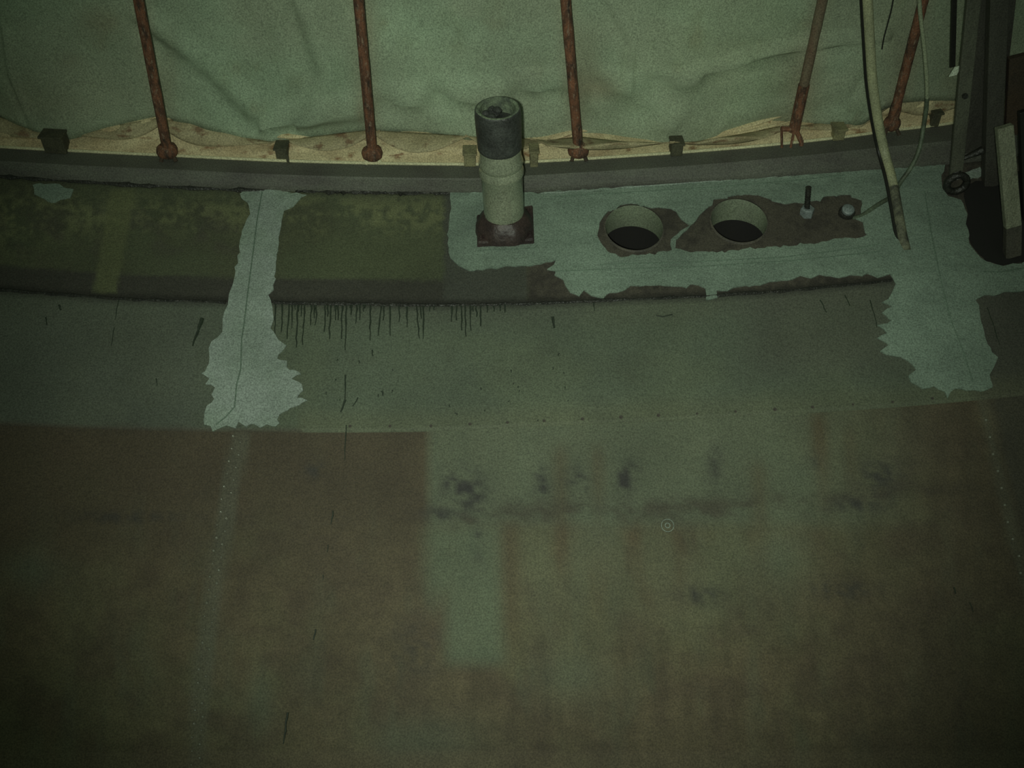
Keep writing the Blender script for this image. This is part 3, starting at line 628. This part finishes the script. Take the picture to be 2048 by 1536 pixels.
# overlapping drapes hung from block to block
def skirt_pt(px, py, out=.0):
    R_ = np.full(np.shape(px), hemA-.07)
    for _ in range(6):
        d = ray(px, py); a = d[..., 0]**2+d[..., 1]**2; b = 2*(EYE[1]*d[..., 1]); c = EYE[1]**2-R_*R_
        t = (-b-np.sqrt(np.maximum(b*b-4*a*c, 0)))/(2*a); X = EYE+t[..., None]*d
        th = np.arctan2(X[..., 0], -X[..., 1]); hz = np.interp(th, Hth, Hz)+.06; q = np.clip((hz-X[..., 2])/np.maximum(hz, .02), 0, 1)
        R_ = (hemA-.135)*(1-q)+(rad('A', th)-.012)*q+out
    return X
Ax, Ay = np.array(TR['A'], float).T
for (xa, xb, k0, xm) in ((-60, 130, .55, 20), (128, 345, .5, 250), (300, 560, .62, 400), (560, 760, .55, 660), (735, 940, .6, 830), (930, 1100, .5, 1010), (1060, 1350, .55, 1180), (1340, 1600, .6, 1480), (1560, 1800, .5, 1700), (1760, 1960, .55, 1850)):
    xs = np.linspace(xa, xb, 46); u = (xs-xa)/(xb-xa); m_ = (xm-xa)/(xb-xa); env = np.where(u < m_, np.sin(u/m_*math.pi/2), np.sin((1-u)/(1-m_)*math.pi/2)).clip(0, 1)
    h_ = np.interp(xs, Xh, Yh); a_ = np.interp(xs, Ax, Ay); rows = []
    for t in np.linspace(0, 1, 9):
        yy = h_-3+(a_-h_)*k0*env*t+1.; rows.append(skirt_pt(xs, yy, .004+.011*math.sin(t*math.pi)+.003*np.sin(u*23+t*3)))
    G = np.array(rows); k, n = G.shape[:2]
    o = link('drape', G.reshape(-1, 3), [(i*n+j+1, i*n+j, (i+1)*n+j, (i+1)*n+j+1) for i in range(k-1) for j in range(n-1)], M['drape'], tarp, True)
    so = o.modifiers.new('thickness', 'SOLIDIFY'); so.thickness = .005; so.offset = -1
# fold ribbons across the skirt
for pts in ([(340, 275), (450, 288), (560, 292), (700, 300)], [(735, 264), (850, 296), (940, 300)], [(880, 303), (780, 298), (735, 268)], [(1180, 283), (1290, 300), (1400, 286), (1500, 268), (1590, 246)], [(1400, 303), (1530, 280), (1640, 262), (1740, 222), (1800, 206)], [(1610, 280), (1650, 288), (1690, 284)], [(0, 262), (100, 280), (200, 300)], [(200, 300), (280, 285), (330, 282)], [(600, 318), (680, 300), (740, 296)]):
    q = np.array(roughen(pts, 12, 0, closed=False)+[pts[-1]], float); Z = []
    f = np.linspace(0, 1, len(q)); X = wall_pt(q[:, 0], q[:, 1], .04)
    MB().tube(X-np.array([0, -.02, 0]), [.002+.009*math.sin(math.pi*a) for a in f], 8).build('fold', M['cream'], tarp, True)

# ------------------------------------------------------------------ rusty rods
labels = ['rusty upright rod farthest left, ending in a round eye nut', 'second rusty upright rod from the left, with pale prongs under its nut',
          'rusty upright rod just right of the vent pipe', 'blurred pale rusty rod ending in an open fork, left of the bent pole', 'short rusty rod between the bent pole and the thin hose']
for i, (xb, yb, xt, yt) in enumerate(RODX):
    Pb = at_z(float(xb), float(yb), ZA+.035+(0.03 if i > 2 else 0)); Yr = Pb[1]; Pt = at_y(float(xt), float(yt), Yr)
    v = Pt-Pb; Pt2 = Pb+v*3.0; g = thing('rusty_rod', labels[i], 'rod', (Pb[0], Pb[1], ZA), 'rusty rods in front of the tarpaulin')
    rr = .0215 if i < 3 else .021
    n_ = 40; pts = [Pb+(Pt2-Pb)*(j/n_) for j in range(n_+1)]
    MB().tube(pts, [rr*(1+.03*RNG.uniform(-1, 1)+(.15 if i == 4 and j < 3 else 0)) for j in range(n_+1)], 14).build('rod', M['rust'] if i != 3 else M['rust_pale'], g, True)
    if i == 3: MB().tube(pts[:6], [.0245]*6, 14).build('sleeve', M['rust'], g, True, 'rust brown lower sleeve')
    if i == 3:
        f = MB(); d0 = Pb
        for (a, b, r_) in (((1563, 258), (1564, 300), .006), ((1588, 262), (1581, 297), .006), ((1590, 256), (1603, 284), .011), ((1603, 284), (1598, 322), .010)):
            A_ = at_y(float(a[0]), float(a[1]), Yr-.01); B_ = at_y(float(b[0]), float(b[1]), Yr-.03); f.tube([A_, B_], r_, 8)
        f.tube([at_y(1562., 258., Yr-.01), at_y(1594., 258., Yr-.01)], .012, 8)
        f.build('fork', M['rust'], g, True, 'rust brown fork foot')
    else:
        c = Pb; s = 1.0 if i < 3 else .8
        MB().lathe(c-np.array([0, 0, .022*s]), (0, 0, 1), [(.016, -.008), (.030*s, 0), (.044*s, .012), (.047*s, .028), (.042*s, .045), (.028*s, .056), (rr, .06)], 14, .05).build('nut', M['rust'], g, True)
        for dx in (-.02, .022): MB().tube([c+np.array([dx, -.01, -.01]), c+np.array([dx*1.6, -.03, -.034])], .009, 8).build('prong', M['rust_panel'] if i != 1 else M['hem'], g, True)

# ------------------------------------------------------------------ blocks under the skirt on the rim
BL = [(112, 290, 46, 36, 'block', 'wide dark block on the rim at the far left of the tarpaulin'), (565, 309, 24, 26, 'block', 'small dark bent bracket on the rim between the two leftmost rods'),
      (940, 320, 24, 28, 'block_pale', 'tan block on the rim just left of the vent pipe'), (1068, 318, 16, 34, 'block_pale', 'narrow tan block on the rim just right of the vent pipe'),
      (1353, 300, 24, 26, 'block', 'small dark block on the rim above the round openings'), (1677, 270, 24, 24, 'block_pale', 'olive block on the rim left of the bent pole'), (1868, 240, 20, 30, 'block', 'dark block on the rim beside the thin hose')]
for (x, y, wd, ht, m, lab) in BL:
    b = at_z(float(x), float(y+ht/2), ZA); th = math.atan2(b[0], -b[1]); e1 = np.array([math.cos(th), math.sin(th), 0]); e2 = np.array([-math.sin(th), math.cos(th), 0])
    h = ht*.0025*.9; g = thing('rim_block', lab, 'block', b, 'blocks along the rim')
    sx = wd*.00215/2
    MB().box(b+np.array([0, 0, h/2])+e2*.03, e1*sx, e2*.03, zax*h/2).build('block_body', M[m], g, bevel=.004)
    MB().box(b+np.array([0, 0, h+.005])+e2*.025, e1*(sx+.004), e2*.036, zax*.005).build('block_cap', M['block' if m == 'block' else 'block_pale'], g, bevel=.002)
    if x == 565: MB().box(b+np.array([.028, -.02, h*.35]), e1*.005, e2*.005, zax*(h*.5)).build('bracket_leg', M['block'], g)

# ------------------------------------------------------------------ bent pole with thin black tube, hose, wire
def curve_pts(pix, ys):
    from_p = np.array(pix, float); t = np.linspace(0, len(pix)-1, len(pix)*8)
    def cr(a):      # catmull-rom
        out = []
        for u in t:
            i = min(int(u), len(a)-2); f = u-i; p0, p1, p2, p3 = a[max(i-1, 0)], a[i], a[i+1], a[min(i+2, len(a)-1)]
            out.append(.5*((2*p1)+(-p0+p2)*f+(2*p0-5*p1+4*p2-p3)*f*f+(-p0+3*p1-3*p2+p3)*f**3))
        return np.array(out)
    x, y, Y = cr(from_p[:, 0]), cr(from_p[:, 1]), cr(np.array(ys, float)); return at_y(x, y, Y)
pend = on(1812, 500); YL = at_z(1780., 300., ZA)[1]
pix = [(1731, -150), (1733, -60), (1735, 0), (1740, 90), (1745, 165), (1755, 235), (1768, 300), (1784, 360), (1795, 420), (1804, 470), (1812, 503)]
ys = np.interp([p[1] for p in pix], [-150, 300, 503], [YL-.10, YL-.06, pend[1]+.0])
pole = thing('bent_pole', 'long pale bent pole leaning down across the rim onto the sealant, thin black tube along it', 'pole', pend)
Pc = curve_pts(pix, ys); k = int(len(Pc)*.72)
MB().tube(Pc[:k+1], .0205, 14).build('pole_shaft', M['pole'], pole, True)
MB().tube(Pc[k:], .0215, 14).build('pole_end', M['pole_worn'], pole, True, 'worn blackened end')
pc = curve_pts([(x-11.5, y) for x, y in pix], ys+.005)  # black tube following the pole on its left
MB().tube(pc, .0085, 10).build('black_length', M['black_length'], pole, True, 'thin black tube on its left side')
hx = [(1836, -120), (1838, -40), (1840, 20), (1848, 90), (1853, 150), (1854, 200), (1848, 250), (1838, 300), (1822, 335), (1800, 366), (1786, 390), (1755, 410), (1722, 432), (1704, 436)]
h0_ = on(1704, 436); hl = on(1800, 366)
hy = np.interp([p[0]*0+p[1] for p in hx], [-120, 250, 366, 436], [YL-.02, YL-.05, hl[1]-.03, h0_[1]])
hp = curve_pts(hx, hy); hose = thing('thin_hose', 'thin green hose hanging right of the bent pole and curling to the stub', 'hose', h0_)
k = int(len(hp)*.38)
MB().tube(hp[:k+1], .0085, 10).build('hose_upper', M['hose_pale'], hose, True, 'pale upper length')
MB().tube(hp[k:], .0095, 10).build('hose_lower', M['hose'], hose, True)
wv = curve_pts([(1795, -60), (1785, 8), (1776, 45), (1768, 75), (1764, 98)], [YL+.02]*5)
tag(MB().tube(wv, .003, 8).build('loose_wire', M['black_length'], None, True), 'thin dark wire dangling beside the bent pole', 'wire')

# ------------------------------------------------------------------ hanging bars and timber at the right
def bar(name, lab, cat, a, b, Y0, Y1, wpx, depth, m, part='bar_body', parts=()):
    """flat bar from pixel a (top) to b (bottom), width in pixels"""
    A_ = at_y(float(a[0]), float(a[1]), Y0); B_ = at_y(float(b[0]), float(b[1]), Y1); v = A_-B_; Lb = np.linalg.norm(v); v /= Lb
    e1 = np.array([1., 0, 0])-v*v[0]; e1 /= np.linalg.norm(e1); e2 = np.cross(v, e1); d = abs((A_-EYE)@fw)
    g = thing(name, lab, cat, B_); hw = wpx*d/F/2
    MB().box((A_+B_)/2, e1*hw, e2*depth/2, v*Lb/2).build(part, m, g, bevel=.003)
    return g, A_, B_, e1, e2, v, hw
YR = at_z(1930., 300., ZA)[1]
g, A_, B_, e1, e2, v, hw = bar('hanging_bar', 'grey green steel bar hanging slanted, dark eye ring at its foot', 'bar', (1962, -150), (1911, 352), YR-.06, YR-.16, 29, .02, M['steel_green'])
# eye ring
c = on(1907, 386)+np.array([0, 0, .05]); rp = []
for i in range(25):
    a = 2*math.pi*i/24; rp.append(c+np.array([math.cos(a)*.042, math.sin(a)*.012*0, math.sin(a)*.042]))
MB().tube(rp, .016, 10, caps=False).build('eye_ring', M['gasket'], g, True, 'black eye ring')
MB().tube([B_+v*.02, c+np.array([0, 0, .02])], .022, 12).build('eye_shank', M['gasket'], g, True)
MB().tube([A_*.36+B_*.64, A_*.36+B_*.64+e2*-.02], .012, 10).build('bolt', M['gasket'], g, True)
g, A_, B_, *_ = bar('hanging_bar', 'dark brown vertical bar at the right, between slanted bar and pale timber', 'bar', (2000, -150), (1982, 368), YR-.03, YR-.12, 38, .05, M['steel_dark'])
g, A_, B_, e1, e2, v, hw = bar('hanging_strap', 'narrow black strap hanging at the right with a white tag', 'strap', (1912, -150), (1905, 134), YR-.02, YR-.02, 12, .008, M['black_length'], 'strap')
q = at_y(1911., 142., YR-.035); s_ = .0165
MB().box(q, np.array([s_*.9, 0, .004]), np.array([0, .002, 0]), np.array([.006, 0, s_*1.3])).build('tag', M['tag'], g, label='small white tag')
bar('hanging_plate', 'rough dark backing plate behind the bars at the upper right', 'plate', (2000, -150), (1955, 300), YR+.02, YR+.0, 95, .02, M['steel_dark'], 'plate')
bar('brown_panel', 'rust brown panel at the right frame edge', 'panel', (2060, 105), (2050, 262), YR-.08, YR-.10, 84, .03, M['rust_panel'], 'panel')
pb = on(2024, 512)
g, A_, B_, e1, e2, v, hw = bar('timber_plank', 'pale weathered timber plank standing upright at the right edge', 'plank', (2008, 252), (2025, 452), pb[1]+.17, pb[1]+.05, 32, .035, M['wood'], 'pale_length')
MB().box((B_+pb)/2, e1*hw, e2*.016, (B_-pb)/2).build('dark_length', M['wood_dark'], g, label='dark lower end')  # lower length in a darker timber colour
bar('wedge_board', 'dark board slanting behind the timber plank at the frame edge', 'board', (2068, 215), (2076, 520), pb[1]+.30, pb[1]+.16, 60, .03, M['black_length'], 'board')
g = thing('cross_lug', 'short dark lug joining the two hanging bars', 'lug', on(1940, 335))
A_ = at_y(1925., 318., YR-.12); B_ = at_y(1966., 300., YR-.12); MB().tube([A_, B_], [.008, .018], 10).build('lug', M['gasket'], g, True)
